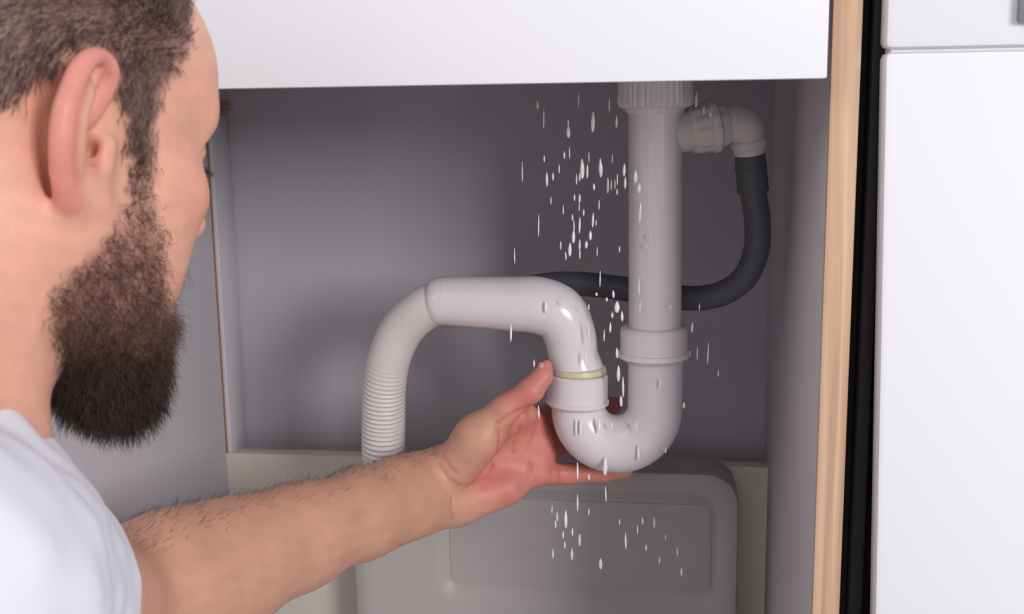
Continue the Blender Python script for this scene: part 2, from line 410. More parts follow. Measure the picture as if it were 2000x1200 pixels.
# ------------------------------------------------------------------ implicit surfaces (distance fields meshed by surface nets)
class Field:
    def __init__(self): self.p = []
    def rc(self, a, ra, b, rb, k=0.01, op=1):
        a = np.array(a, float); b = np.array(b, float)
        self.p.append(('rc', a, b, ra, rb, k, op, (a+b)/2, np.linalg.norm(b-a)/2 + max(ra, rb)))
    def chain(self, pts, radii, k=0.01, op=1):
        for i in range(len(pts)-1): self.rc(pts[i], radii[i], pts[i+1], radii[i+1], k, op)
    def el(self, c, ax, r, k=0.01, op=1):
        c = np.array(c, float); ax = np.array(ax, float); r = np.array(r, float)
        self.p.append(('el', c, ax, r, None, k, op, c, r.max()))
    def prim(self, g, X):
        if g[0] == 'rc':
            a, b, ra, rb = g[1:5]
            ba = b-a; pa = X-a
            t = np.clip(pa @ ba / max(ba @ ba, 1e-12), 0, 1)
            return np.linalg.norm(pa - t[:, None]*ba, axis=1) - (ra + (rb-ra)*t)
        c, ax, r = g[1:4]
        L = (X-c) @ ax.T
        k0 = np.linalg.norm(L/r, axis=1); k1 = np.linalg.norm(L/(r*r), axis=1)
        return k0*(k0-1)/np.maximum(k1, 1e-9)
    def __call__(self, X, c=None, rad=None):
        d = np.full(len(X), 1.0, np.float64)
        for g in self.p:
            k, op = g[5], g[6]
            if c is not None and np.linalg.norm(g[7]-c) - g[8] > rad + 2*k + 0.012: continue
            e = self.prim(g, X)
            if op == 1:
                h = np.maximum(k-np.abs(d-e), 0)/k
                d = np.minimum(d, e) - h*h*k*0.25
            elif op == -1:
                h = np.maximum(k-np.abs(-d-e), 0)/k if False else np.maximum(k-np.abs(d+e), 0)/k
                d = np.maximum(d, -e) + h*h*k*0.25
        return d

def surface_nets(fld, h, lo, hi, extra=None, blk=16):
    lo = np.array(lo, float); hi = np.array(hi, float)
    N = np.ceil((hi-lo)/h/blk).astype(int)
    bx = np.stack(np.meshgrid(*[np.arange(n) for n in N], indexing='ij'), -1).reshape(-1, 3)
    cen = lo + (bx+0.5)*blk*h
    half = blk*h*math.sqrt(3)/2
    d0 = np.abs(np.concatenate([fld(cen[i:i+40000]) for i in range(0, len(cen), 40000)]))
    act = bx[d0 < half*1.55 + 0.004]
    dims = N*blk + 2
    def cid(ix): return (ix[..., 0]*dims[1] + ix[..., 1])*dims[2] + ix[..., 2]
    ids = []; verts = []; quads = []
    n1 = blk+1
    g = np.stack(np.meshgrid(*[np.arange(n1)]*3, indexing='ij'), -1)
    corners = [(i, j, k) for i in (0, 1) for j in (0, 1) for k in (0, 1)]
    edges = [(a, b) for a in range(8) for b in range(a+1, 8) if sum(abs(corners[a][t]-corners[b][t]) for t in range(3)) == 1]
    for B in act:
        base = B*blk
        X = lo + (g.reshape(-1, 3) + base)*h
        c = lo + (B+0.5)*blk*h
        D = fld(X, c, half)
        if extra is not None: D = extra(X, D)
        D = D.reshape(n1, n1, n1)
        if D.min() > 0 or D.max() < 0: continue
        sub = [D[i:i+blk, j:j+blk, k:k+blk] for i, j, k in corners]
        mn = np.minimum.reduce(sub); mx = np.maximum.reduce(sub)
        cells = np.argwhere((mn < 0) & (mx >= 0))
        vals = np.stack([s[tuple(cells.T)] for s in sub], 1)
        acc = np.zeros((len(cells), 3)); cnt = np.zeros(len(cells))
        for a, b in edges:
            va, vb = vals[:, a], vals[:, b]
            m = (va < 0) != (vb < 0)
            t = np.where(m, va/np.where(m, va-vb, 1), 0)
            pa, pb = np.array(corners[a]), np.array(corners[b])
            acc += m[:, None]*(pa + t[:, None]*(pb-pa)); cnt += m
        verts.append(lo + (cells + base + acc/cnt[:, None])*h)
        ids.append(cid(cells + base + 1))
        for ax in range(3):
            o1, o2 = [t for t in range(3) if t != ax]
            A = D[:blk, :blk, :blk]
            sl = [slice(0, blk)]*3; sl[ax] = slice(1, n1)
            Bv = D[tuple(sl)]
            e = np.argwhere((A < 0) != (Bv < 0))
            if not len(e): continue
            neg = A[tuple(e.T)] < 0
            w = e + base + 1
            u1 = np.zeros(3, int); u1[o1] = 1
            u2 = np.zeros(3, int); u2[o2] = 1
            qd = np.stack([cid(w-u1-u2), cid(w-u2), cid(w), cid(w-u1)], 1)
            flip = neg if ax != 1 else ~neg
            qd[~flip] = qd[~flip][:, ::-1]
            quads.append(qd)
    ids = np.concatenate(ids); verts = np.concatenate(verts); quads = np.concatenate(quads)
    o = np.argsort(ids); ids = ids[o]; verts = verts[o]
    pos = np.minimum(np.searchsorted(ids, quads), len(ids)-1)
    ok = (ids[pos] == quads).all(1)
    return verts, pos[ok]

def relax(V, F, n=2, lam=0.5):
    E_ = np.concatenate([F[:, [0, 1]], F[:, [1, 2]], F[:, [2, 3]], F[:, [3, 0]]])
    for _ in range(n):
        S1 = np.zeros_like(V); c = np.zeros(len(V))
        for k in range(3):
            S1[:, k] = np.bincount(E_[:, 0], V[E_[:, 1], k], len(V)) + np.bincount(E_[:, 1], V[E_[:, 0], k], len(V))
        c = np.bincount(E_[:, 0], minlength=len(V)) + np.bincount(E_[:, 1], minlength=len(V))
        V = V + lam*(S1/np.maximum(c, 1)[:, None] - V)
    return V
def np_mesh(name, V, F, m, parent=None, tint=None):
    me = bpy.data.meshes.new(name)
    k = F.shape[1]
    me.vertices.add(len(V)); me.vertices.foreach_set('co', V.astype(np.float32).ravel())
    me.loops.add(F.size); me.loops.foreach_set('vertex_index', F.astype(np.int32).ravel())
    me.polygons.add(len(F)); me.polygons.foreach_set('loop_start', np.arange(0, F.size, k, dtype=np.int32))
    me.update(calc_edges=True)
    if tint is not None:
        a = me.attributes.new('tint', 'FLOAT_COLOR', 'POINT')
        c = np.ones((len(V), 4), np.float32); c[:, :3] = tint
        a.data.foreach_set('color', c.ravel())
    return finish(name, me, m, parent, True)
def vnormals(V, F):
    n = np.cross(V[F[:, 2]]-V[F[:, 0]], V[F[:, 3]]-V[F[:, 1]])
    N = np.zeros_like(V)
    for j in range(4):
        for k in range(3): N[:, k] += np.bincount(F[:, j], n[:, k], len(V))
    return N/np.maximum(np.linalg.norm(N, axis=1), 1e-12)[:, None]
def sstep(a, b, x):
    t = np.clip((x-a)/(b-a), 0, 1); return t*t*(3-2*t)

# ------------------------------------------------------------------ the person: skeleton
AZ, HP, HR = math.radians(65), math.radians(15), math.radians(0)
EAR = P(175, 292, 0.46)
hf = np.array([math.cos(AZ)*math.cos(HP), math.sin(AZ)*math.cos(HP), -math.sin(HP)])
hr = np.array([math.sin(AZ), -math.cos(AZ), 0.0])
hu = np.cross(hr, hf)
hr, hu = hr*math.cos(HR) + hu*math.sin(HR), hu*math.cos(HR) - hr*math.sin(HR)
HO = EAR - hr*0.070
HAX = np.array([hf, hr, hu])
def H(f, l, u): return HO + (f*hf + l*hr + u*hu)*0.001
def toH(X): return (X-HO) @ HAX.T * 1000
mm = 0.001
B = Field()
# skull
B.el(H(2, 0, 46), HAX, np.array([97, 75, 80])*mm, 0.01)
B.el(H(46, 0, 48), HAX, np.array([54, 62, 46])*mm, 0.02)
B.el(H(38, 0, -12), HAX, np.array([54, 58, 72])*mm, 0.03)
B.el(H(60, 0, -30), HAX, np.array([36, 42, 52])*mm, 0.02)
for s in (-1, 1):
    B.el(H(61, 43*s, -9), HAX, np.array([25, 21, 18])*mm, 0.02)          # cheekbone
    B.rc(H(90, 8*s, 31), .010, H(74, 46*s, 33), .009, 0.014)             # brow ridge
    B.rc(H(2, 52*s, -38), .020, H(62, 30*s, -76), .018, 0.03)            # jaw
    B.el(H(32, 50*s, -36), HAX, np.array([34, 20, 34])*mm, 0.02)         # cheek muscle
    B.el(H(54, 36*s, -40), HAX, np.array([26, 18, 26])*mm, 0.02)
B.el(H(80, 0, -84), HAX, np.array([19, 24, 18])*mm, 0.02)                # chin
B.rc(H(97, 0, 20), .006, H(120, 0, -14), .0085, 0.012)                   # nose
B.el(H(116, 0, -17), HAX, np.array([11, 10, 9])*mm, 0.008)
for s in (-1, 1):
    B.el(H(103, 12*s, -20), HAX, np.array([11, 7, 7])*mm, 0.006)         # nostril wings
    B.el(H(95, 31*s, 12), HAX, np.array([14, 17, 12])*mm, 0.016, -1)     # eye socket
    B.el(H(79, 32*s, 12), HAX, np.array([13, 13, 12.5])*mm, 0.005)       # eye with its lids
    B.rc(H(92, 22*s, 18), .0022, H(82, 46*s, 16), .0020, 0.005)          # upper lid fold
B.rc(H(99, -16, -45), .0055, H(103, 0, -43), .0065, 0.008)
B.rc(H(99, 16, -45), .0055, H(103, 0, -43), .0065, 0.008)
B.rc(H(97, -14, -54), .006, H(101, 0, -54), .007, 0.006)
B.rc(H(97, 14, -54), .006, H(101, 0, -54), .007, 0.006)
# neck and shoulders
SHR = np.array([-0.258, 0.330, 0.630])          # right shoulder joint
ELB = P(205, 1190, 0.625)
C7 = H(-62, 0, -118)
MID = np.array([-0.40, 0.30, 0.655])
B.rc(H(-30, 0, -6), .062, H(-48, 0, -90), .058, 0.03)
B.rc(H(-12, 0, -50), .050, H(-40, 0, -120), .052, 0.03)
B.rc(H(-14, 38, -30), .022, H(-12, 24, -120), .022, 0.03)                # neck muscle below the ear
B.el(H(34, 0, -66), HAX, np.array([40, 40, 26])*mm, 0.03)                # under the jaw
B.rc(H(-48, 0, -90), .056, H(-80, -10, -170), .075, 0.04)
BASE = H(-85, -20, -180)
# right ear: rim, inner fold, shell, lobe, tragus and bowl, laid out at their height above the side of the head
def I(px, py, l):
    d = RMn @ np.array([(px - 1000) / FPX, -(py - 600) / FPX, -1.0])
    return CAM + d * ((((HO - CAM) @ hr) + (70 + l)*0.001) / (d @ hr))
rimp = [(166, 243, 2.0), (188, 218, 3.0), (206, 186, 4.5), (217, 152, 6.5), (215, 126, 8.5), (198, 107, 11), (174, 108, 13), (154, 128, 14.5), (139, 165, 15.5), (130, 215, 16), (124, 270, 15), (124, 325, 12), (129, 368, 8.5), (136, 394, 5)]
rr_ = np.array([.0018, .0021, .0024, .0026, .0028, .0031, .0036, .0040, .0043, .0046, .0048, .0047, .0044, .0040])*0.82
rimp = np.array([(a_ - 4*(i > 8) + 4*(5 < i < 9), b_ + 4*(i < 8 and i > 3) - 4*(i > 11), l_ + 3.0*(i > 5)) for i, (a_, b_, l_) in enumerate(rimp)])
rs = spline(np.column_stack([rimp, rr_*1000*4]), 4)
RIM = [I(*p[:3]) for p in rs]
B.chain(RIM, list(rs[:, 3]/4000), 0.003)
def smooth_chain(pts, radii, k):
    sp_ = spline([(*p, q_*4000) for p, q_ in zip(pts, radii)], 4)
    B.chain([I(*p[:3]) for p in sp_], list(sp_[:, 3]/4000), k)
smooth_chain([(139, 345, 8), (136, 300, 12), (139, 250, 14), (148, 205, 14.5), (164, 165, 13)], [.0030, .0032, .0032, .0030, .0024], 0.006)   # inner fold, close to the rim
smooth_chain([(186, 138, 7), (162, 190, 8), (145, 250, 7.5), (142, 320, 5), (150, 360, 2)], [.0020, .0024, .0024, .0028, .0030], 0.004)
smooth_chain([(205, 138, 4), (190, 185, 3), (172, 222, 2)], [.0020, .0022, .0020], 0.004)                                  # floor of the hollow
B.rc(I(138, 388, 4.0), .0040, I(158, 372, 0.5), .0052, 0.010)
B.rc(I(141, 388, 3.0), .0036, I(168, 392, -1.0), .0055, 0.014)
B.rc(I(104, 190, 0.5), .0035, I(106, 375, -1.5), .0035, 0.010, -1)                                                         # lobe above; groove cut behind the ear to deepen its shade
B.rc(I(203, 288, 1.5), .0042, I(198, 314, 1.0), .0040, 0.010)                                                         # tragus
B.rc(I(160, 332, 4.5), .0032, I(172, 338, 2.5), .0032, 0.006)                                                         # antitragus
B.rc(I(170, 274, 6.5), .0040, I(177, 308, 4), .0034, 0.003, -1)                                                     # bowl and canal
B.rc(I(174, 282, 1), .0036, I(178, 302, -4), .0030, 0.003, -1)
def E(f, l, u): return H(f, 70+l, u)
# other ear, simpler
for a_, b_, ra in ((E(14, 0, 12), E(4, 0, 36), .004),):
    pass
def EL(f, l, u): return H(f, -70-l, u)
B.chain([EL(14, 4, 16), EL(4, 8, 36), EL(-12, 12, 31), EL(-21, 15, 8), EL(-14, 9, -20), EL(-3, 2, -20)], [.003, .004, .004, .004, .005, .006], 0.004)
B.el(EL(-8, 5, 8), np.array([(hf+hr*.5)/np.linalg.norm(hf+hr*.5), np.cross(hu, (hf+hr*.5)/np.linalg.norm(hf+hr*.5)), hu]), np.array([17, 3, 25])*mm, 0.004)

# torso core under the clothes
SHL = MID + (MID - SHR)*1.0 + np.array([0.0, 0.03, 0])
PEL = np.array([-0.62, 0.12, 0.27])
CH = (MID + PEL)*0.5
B.rc(BASE, .075, MID + np.array([-.03, -.02, -.02]), .085, 0.05)
B.rc(MID + np.array([-.05, -.03, -.05]), .10, PEL, .11, 0.05)
B.rc(MID, .06, SHR, .052, 0.05)
B.rc(MID, .06, SHL, .052, 0.05)
TRAP = P(-92, 942, .42)
B.rc(TRAP, .030, SHR, .045, 0.03)
B.rc(TRAP, .030, BASE, .07, 0.03)
# right arm
def Q(px, py, Y): return P(px, py, Y)
B.rc(SHR, .050, ELB, .043, 0.03)
fore = [ELB, Q(330, 1140, .67), Q(450, 1103, .715), Q(580, 1052, .765), Q(700, 1009, .81), Q(790, 972, .852), Q(856, 950, .885)]
B.chain(fore, [.0425, .0440, .0405, .0350, .0290, .0240, .0215], 0.02)
B.rc(Q(380, 1085, .69), .026, Q(640, 1000, .78), .019, 0.02)
# wrist wider than deep
B.rc(Q(700, 985, .815), .0225, Q(862, 916, .886), .0175, 0.02)
B.rc(Q(720, 1018, .815), .0205, Q(884, 984, .882), .0170, 0.02)
# left arm resting at the side
ELL = SHL + np.array([0.05, 0.10, -0.24]); WRL = ELL + np.array([0.14, 0.17, -0.06])
B.rc(SHL, .050, ELL, .040, 0.03); B.rc(ELL, .041, WRL, .024, 0.02)
pd = WRL + np.array([.055, .05, -.025])
B.rc(WRL, .024, pd, .024, 0.015)
for i, (dx, dy, L_) in enumerate(((.018, -.022, .060), (.022, -.006, .068), (.018, .010, .064), (.006, .024, .052))):
    a0 = pd + np.array([dx*.6, dy, -.002]); a1 = a0 + np.array([L_*.55, L_*.35, -.012]); a2 = a1 + np.array([L_*.25, L_*.12, -.028])
    B.chain([a0, a1, a2], [.0095, .0085, .007], 0.004)
t0 = WRL + np.array([.02, -.02, 0]); B.chain([t0, t0 + np.array([.035, -.022, -.004]), t0 + np.array([.062, -.016, -.014])], [.013, .010, .0075], 0.006)
# right hand: metacarpals, thumb ball, fingers
B.rc(Q(866, 918, .893), .0150, Q(1036, 822, .912), .0118, 0.014)
B.rc(Q(872, 940, .893), .0150, Q(1050, 855, .915), .0118, 0.014)
B.rc(Q(878, 960, .890), .0150, Q(1058, 888, .914), .0112, 0.014)
B.rc(Q(885, 982, .885), .0145, Q(1052, 925, .908), .0100, 0.012)
B.rc(Q(900, 985, .878), .0140, Q(990, 958, .893), .0120, 0.014)           # heel of the palm
B.rc(Q(890, 908, .872), .0190, Q(935, 860, .868), .0185, 0.010)           # ball of the thumb
B.rc(Q(930, 852, .870), .0165, Q(988, 800, .870), .0108, 0.010)
B.rc(Q(965, 838, .885), .0110, Q(1028, 808, .897), .0085, 0.015)          # web
B.chain([Q(986, 799, .870), Q(1038, 762, .871), Q(1060, 735, .875), Q(1067, 714, .877)], [.0106, .0094, .0074, .0046], 0.006)
fing = {
 'index': ([Q(1036, 822, .912), Q(1082, 806, .955), Q(1150, 794, .966), Q(1200, 792, .952)], [.0112, .0094, .0085, .0074]),
 'middle': ([Q(1050, 855, .915), Q(1095, 842, .962), Q(1180, 846, .974), Q(1235, 850, .955)], [.0112, .0095, .0085, .0072]),
 'ring': ([Q(1058, 886, .914), Q(1102, 868, .955), Q(1190, 878, .966), Q(1240, 892, .952)], [.0108, .0090, .0082, .0070]),
 'little': ([Q(1052, 926, .908), Q(1112, 926, .918), Q(1180, 925, .922), Q(1224, 921, .921)], [.0098, .0086, .0074, .0056])}
for kf, (pp, rr_) in fing.items(): B.chain(pp, rr_, 0.0035)
# creases of the palm and wrist, pressed in where the surface is
def surf(px, py, y0, y1, n=260):
    ys = np.linspace(y0, y1, n)
    X = np.array([P(px, py, y) for y in ys])
    d = B(X)
    i = np.argmax(d < 0)
    return X[i] if d[i] < 0 else None
def crease(pix, r, k, y0=.80, y1=.96):
    pts = [surf(a, b, y0, y1) for a, b in pix]
    pts = [p for p in pts if p is not None]
    return [('c', pts, r, k)] if len(pts) > 1 else []
CR = []
for pix, r, k in (
    ([(1051, 787), (1035, 793), (1010, 803), (990, 814), (970, 828)], .0007, .0025),
    ([(970, 828), (975, 850), (972, 880), (960, 910), (942, 932), (915, 950)], .0004, .003),
    ([(1034, 905), (1035, 930), (1041, 957)], .0005, .0025),
    ([(1016, 832), (1010, 850), (1003, 868), (1001, 885)], .0002, .0025),
    ([(1050, 812), (1044, 840), (1034, 868), (1030, 880)], .0002, .002),
    ([(881, 972), (881, 995), (884, 1013)], .0005, .003),
    ([(858, 905), (866, 922), (880, 938), (898, 948)], .0002, .0025),
    ([(866, 890), (878, 908), (892, 922)], .0001, .002),
    ([(1092, 914), (1093, 930), (1092, 942)], .0002, .002)):
    CR += crease(pix, r, k)
for _, pts, r, k in CR:
    for i in range(len(pts)-1): B.rc(pts[i], r, pts[i+1], r, k, -1)

# ------------------------------------------------------------------ mesh the body
import time as _time
_t0 = _time.time()
def segdist2(P2, poly):
    """signed distance (inside > 0) of 2-D points to a polygon"""
    poly = np.array(poly, float); n = len(poly)
    d = np.full(len(P2), 1e9); ins = np.zeros(len(P2), bool)
    for i in range(n):
        a, b = poly[i], poly[(i+1) % n]
        ab = b-a; t = np.clip(((P2-a) @ ab)/max(ab @ ab, 1e-9), 0, 1)
        d = np.minimum(d, np.linalg.norm(P2-a-t[:, None]*ab, axis=1))
        c = ((a[1] > P2[:, 1]) != (b[1] > P2[:, 1]))
        xi = a[0] + (P2[:, 1]-a[1])*(b[0]-a[0])/np.where(b[1] == a[1], 1e-9, b[1]-a[1])
        ins ^= c & (P2[:, 0] < xi)
    return np.where(ins, d, -d)
def wob(X, s, seed=0):
    """cheap smooth noise, about -1..1"""
    r = np.random.default_rng(seed); o = np.zeros(len(X))
    for i in range(7):
        k = r.normal(size=3)*s; o += np.sin(X @ k + r.uniform(0, 6.28))
    return o/3.2

VB, FB = surface_nets(B, 0.0016, (-0.95, 0.0, 0.12), (0.12, 1.02, 1.02))
VB = relax(VB, FB, 2, 0.4)
NB = vnormals(VB, FB)
HC = toH(VB)                                   # head coordinates in millimetres
HAIRLINE = [(-140, -60), (-100, -45), (-70, -22), (-52, -6), (-40, 6), (-34, 14), (-27, 20), (-20, 29), (-15, 38), (-6, 41), (2, 34), (6, 25), (15, 19), (22, 4), (24, -3),
            (21, -16), (18, -25), (9, -38), (-1, -50), (-8, -62), (-8, -69), (1, -79), (10, -90), (20, -104), (40, -116), (110, -130), (130, -95), (112, -63), (84, -66), (61, -60),
            (48, -44), (41, -25), (36, -12), (37, 6), (32, 21), (33, 36), (39, 43), (46, 54), (50, 67), (53, 80), (60, 97), (55, 140), (-140, 140)]
MOUST = [(84, -30), (104, -28), (122, -30), (116, -40), (97, -41), (82, -62), (74, -60), (80, -44)]
sdh = np.maximum(segdist2(HC[:, [0, 2]], HAIRLINE), segdist2(HC[:, [0, 2]], MOUST)*(np.abs(HC[:, 1]) < 34) - 99*(np.abs(HC[:, 1]) >= 34))
al = np.abs(HC[:, 1])
ear_m = ((HC[:, 0] > -34) & (HC[:, 0] < 18) & (HC[:, 2] > -30) & (HC[:, 2] < 40) & (al > 76) & (HC[:, 1] < 0)).astype(float)
for i in range(12, len(RIM)-1):
    a_, b_ = RIM[i], RIM[i+1]; ba = b_-a_; t = np.clip((VB-a_) @ ba/(ba @ ba), 0, 1)
    ear_m = np.maximum(ear_m, sstep(.0085, .0055, np.linalg.norm(VB-a_-t[:, None]*ba, axis=1)))
for p_ in (I(190, 180, 5), I(170, 220, 5), I(165, 270, 5), I(160, 320, 4)):
    ear_m = np.maximum(ear_m, sstep(.011, .006, np.linalg.norm(VB-p_, axis=1)))
near_head = np.linalg.norm(VB - H(10, 0, 0), axis=1) < 0.19
headhair = sstep(-4, 5, sdh + 2.0*wob(HC, 0.35, 3)) * near_head * (1-np.minimum(1, ear_m*1.6)) * ~((HC[:, 2] < -60) & (HC[:, 0] < -10))
isbeard = sstep(8, -25, HC[:, 2])
# skin colour: warmer ears, palm and fingertips, a browner forearm, beard and scalp pigment under the hair
c_face = np.array(lin((220, 166, 144))); c_arm = np.array(lin((206, 158, 134))); c_hand = np.array(lin((208, 128, 118))); c_ear = np.array(lin((213, 138, 128)))
c_scalp = np.array(lin((122, 96, 88))); c_beardskin = np.array(lin((120, 88, 76))); c_pale = np.array(lin((208, 160, 146)))
wr = Q(870, 950, .886); el_ = ELB
t_arm = sstep(0.0, 0.12, np.linalg.norm(VB - H(0, 0, 0), axis=1) - 0.24)
tint = c_face + (c_arm-c_face)*t_arm[:, None]
dh = np.linalg.norm(VB - Q(985, 880, .90), axis=1)
th = sstep(0.062, 0.034, dh)
dfn = np.minimum(np.linalg.norm(VB - Q(1110, 850, .94), axis=1), .022+np.linalg.norm(VB - Q(1060, 735, .875), axis=1))
th = np.maximum(th, sstep(0.075, 0.05, dfn))
tint = tint + (c_hand-tint)*(th*(0.86+0.10*wob(VB, 90, 5)))[:, None]
dth = np.linalg.norm(VB - Q(905, 892, .862), axis=1)
tint = tint + (c_pale-tint)*(0.75*sstep(.026, .010, dth))[:, None]
c_red = np.array(lin((190, 92, 82)))
cre = np.full(len(VB), 1.0)
for _, pts, r, k in CR:
    w_ = 0.0022 if r < .0006 else 0.003
    for i in range(len(pts)-1):
        a, b = pts[i], pts[i+1]; ba = b-a
        t = np.clip((VB-a) @ ba/(ba @ ba), 0, 1)
        cre = np.minimum(cre, np.linalg.norm(VB-a-t[:, None]*ba, axis=1)/w_)
tint = tint + (c_red-tint)*(0.42*sstep(1.3, .2, cre))[:, None]
tint = tint + (c_ear-tint)*(0.85*ear_m)[:, None]
ck = np.linalg.norm(VB - H(62, 50, -12), axis=1)
tint = tint + (c_ear-tint)*(0.35*sstep(.03, .008, ck))[:, None]
lip = np.minimum(np.linalg.norm(VB - H(103, 0, -43), axis=1), np.linalg.norm(VB - H(101, 0, -54), axis=1))
tint = tint + (np.array(lin((190, 105, 100)))-tint)*(0.7*sstep(.022, .012, lip))[:, None]
tint = tint + (c_scalp-tint)*(headhair*(1-isbeard)*.9)[:, None]
tint = tint + (c_beardskin-tint)*(headhair*isbeard*.5)[:, None]
hypo = Q(884, 915, .87)
tint = tint * (1 + 0.035*wob(VB, 300, 9) + 0.03*wob(VB, 90, 11))[:, None]
person = empty('person', (PEL[0]+.1, PEL[1]+.1, 0.0), 'bearded man in a white t-shirt reaching out to hold the leaking trap', 'person')
M_SKIN = attr_mat('skin', 0.46, 0.35, 0.22, (420, 0.12))
# drop the part hidden deep in the clothes is not needed: the body stays one continuous surface
np_mesh('body', VB, FB, M_SKIN, person, tint)
print('body', len(VB), _time.time()-_t0)

# ------------------------------------------------------------------ strands
def sample(mask_f, n, V=VB, F=FB, N=NB, seed=1):
    r = np.random.default_rng(seed)
    idx = np.nonzero(mask_f > 0.01)[0]
    Fa = F[idx]
    A = np.linalg.norm(np.cross(V[Fa[:, 2]]-V[Fa[:, 0]], V[Fa[:, 3]]-V[Fa[:, 1]]), axis=1)*mask_f[idx]
    pick = r.choice(len(idx), n, p=A/A.sum())
    Fp = Fa[pick]; a, b = r.random((2, n, 1))
    X = (V[Fp[:, 0]]*(1-a)+V[Fp[:, 1]]*a)*(1-b) + (V[Fp[:, 3]]*(1-a)+V[Fp[:, 2]]*a)*b
    Nn = N[Fp].mean(1); Nn /= np.linalg.norm(Nn, axis=1)[:, None]
    return X, Nn, r
def strands(X, D, L, rad, r, seg=3, curl=0.0, droop=0.0, turns=1.0):
    n = len(X); D = D/np.linalg.norm(D, axis=1)[:, None]
    L = np.broadcast_to(L, (n,))[:, None]; rad = np.broadcast_to(rad, (n,))[:, None]
    a = np.cross(D, r.normal(size=(n, 3))); a /= np.linalg.norm(a, axis=1)[:, None]; b = np.cross(D, a)
    ph = r.uniform(0, 6.28, (n, 1)); rings = []
    for i in range(seg+1):
        t = i/seg
        c = X - D*0.0006 + D*L*t + curl*L*(a*(np.cos(ph+t*6.28*turns)-np.cos(ph)) + b*(np.sin(ph+t*6.28*turns)-np.sin(ph)))
        c = c + np.array([0, 0, -1.0])*droop*L*t*t
        w = rad*(1-0.75*t**1.5)
        for j in range(3):
            an = j*2.0944
            rings.append(c + w*(math.cos(an)*a + math.sin(an)*b))
    R3 = np.stack(rings, 1)                                   # n, (seg+1)*3, 3
    V = R3.reshape(-1, 3)
    base = np.arange(n)[:, None]*(seg+1)*3
    fq = np.array([(i*3+j, i*3+(j+1) % 3, (i+1)*3+(j+1) % 3, (i+1)*3+j) for i in range(seg) for j in range(3)])
    F = (base[:, :, None] + fq[None]).reshape(-1, 4)
    return V, F
def fm(m): return m[FB].mean(1)
M_HAIR = attr_mat('hair', 0.42, 0.35, 0.0, None, 0.02)
def hairtint(n, nv, c0, c1, r):
    t = r.random((n, 1))**1.5
    c = np.array(lin(c0)) + (np.array(lin(c1))-np.array(lin(c0)))*t
    return np.repeat(c, nv, axis=0)
mh = fm(headhair*(1-isbeard)*(1-.55*sstep(24, 42, HC[:, 0])*sstep(80, 50, HC[:, 2])))
X, Nn, r = sample(mh, 42000, seed=2)
hc = toH(X)
side = sstep(80, 20, hc[:, 2])[:, None]
D = Nn*(0.55) + (-hu*0.62 - hf*0.30)*side + (-hf*0.5+hu*.2)*(1-side) + r.normal(size=X.shape)*0.13
Lh = (0.0065 + 0.005*sstep(20, 95, hc[:, 2]))*(1-.35*sstep(28, 45, hc[:, 0]))*r.uniform(.7, 1.25, len(X))
V, F = strands(X, D, Lh, 0.00016, r, 3, 0.02)
cl = np.clip(0.38 + 0.30*wob(X*np.array([1, 1, .45]), 420, 41) + 0.16*wob(X, 110, 42) + 0.25*r.normal(size=len(X)), 0, 1)[:, None]
cc = np.array(lin((72, 58, 54))) + (np.array(lin((172, 148, 138)))-np.array(lin((72, 58, 54))))*cl
np_mesh('hair', V, F, M_HAIR, person, np.repeat(cc, 12, axis=0))

# beard: a dense mass under the chin plus the curls of cheek and jaw
BC = Field()
BC.rc(P(190, 705, .495), .015, P(245, 712, .53), .0155, 0.02)
BC.rc(P(165, 768, .50), .0135, P(228, 780, .53), .0145, 0.02)
BC.rc(P(248, 700, .535), .0155, P(246, 765, .54), .0145, 0.02)
BC.rc(H(70, -24, -92), .014, H(80, 0, -98), .014, 0.02)
VC, FC = surface_nets(BC, 0.0022, (-0.45, .40, .58), (-0.10, .66, .80))
NC = vnormals(VC, FC)
VC = VC + NC*(0.0012*wob(VC, 420, 4) + 0.001*wob(VC, 900, 6))[:, None]
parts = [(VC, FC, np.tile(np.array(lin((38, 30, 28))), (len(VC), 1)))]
mb = fm(headhair*isbeard)
X, Nn, r = sample(mb*1.0, 11500, seed=5)
hc = toH(X)
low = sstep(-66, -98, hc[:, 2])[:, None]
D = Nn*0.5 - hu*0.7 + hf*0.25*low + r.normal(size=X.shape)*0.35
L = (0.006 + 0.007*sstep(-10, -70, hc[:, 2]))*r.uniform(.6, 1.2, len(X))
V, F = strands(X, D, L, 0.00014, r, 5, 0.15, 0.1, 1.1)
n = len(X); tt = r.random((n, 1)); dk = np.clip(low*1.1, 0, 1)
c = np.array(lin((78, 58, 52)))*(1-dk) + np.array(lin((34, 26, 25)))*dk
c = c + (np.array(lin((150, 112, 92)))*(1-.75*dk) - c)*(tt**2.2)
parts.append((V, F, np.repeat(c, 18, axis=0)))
X, Nn, r = sample(np.ones(len(FC)), 9000, VC, FC, NC, 8)
D = Nn*0.45 + np.array([0.0, 0, -0.8]) + r.normal(size=X.shape)*0.28
V, F = strands(X, D, 0.0085*r.uniform(.5, 1.3, len(X)), 0.00014, r, 4, 0.08, 0.15, .8)
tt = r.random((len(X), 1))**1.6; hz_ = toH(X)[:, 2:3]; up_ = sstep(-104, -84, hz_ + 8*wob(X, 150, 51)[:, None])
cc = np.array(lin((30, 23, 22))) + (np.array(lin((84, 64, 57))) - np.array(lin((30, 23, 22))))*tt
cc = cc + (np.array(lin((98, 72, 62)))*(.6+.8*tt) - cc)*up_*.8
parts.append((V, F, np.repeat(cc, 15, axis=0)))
def join(parts):
    o = 0; Vs = []; Fs = []; Cs = []
    for v, f, c in parts: Vs.append(v); Fs.append(f+o); Cs.append(c); o += len(v)
    return np.concatenate(Vs), np.concatenate(Fs), np.concatenate(Cs)
V, F, C_ = join(parts)
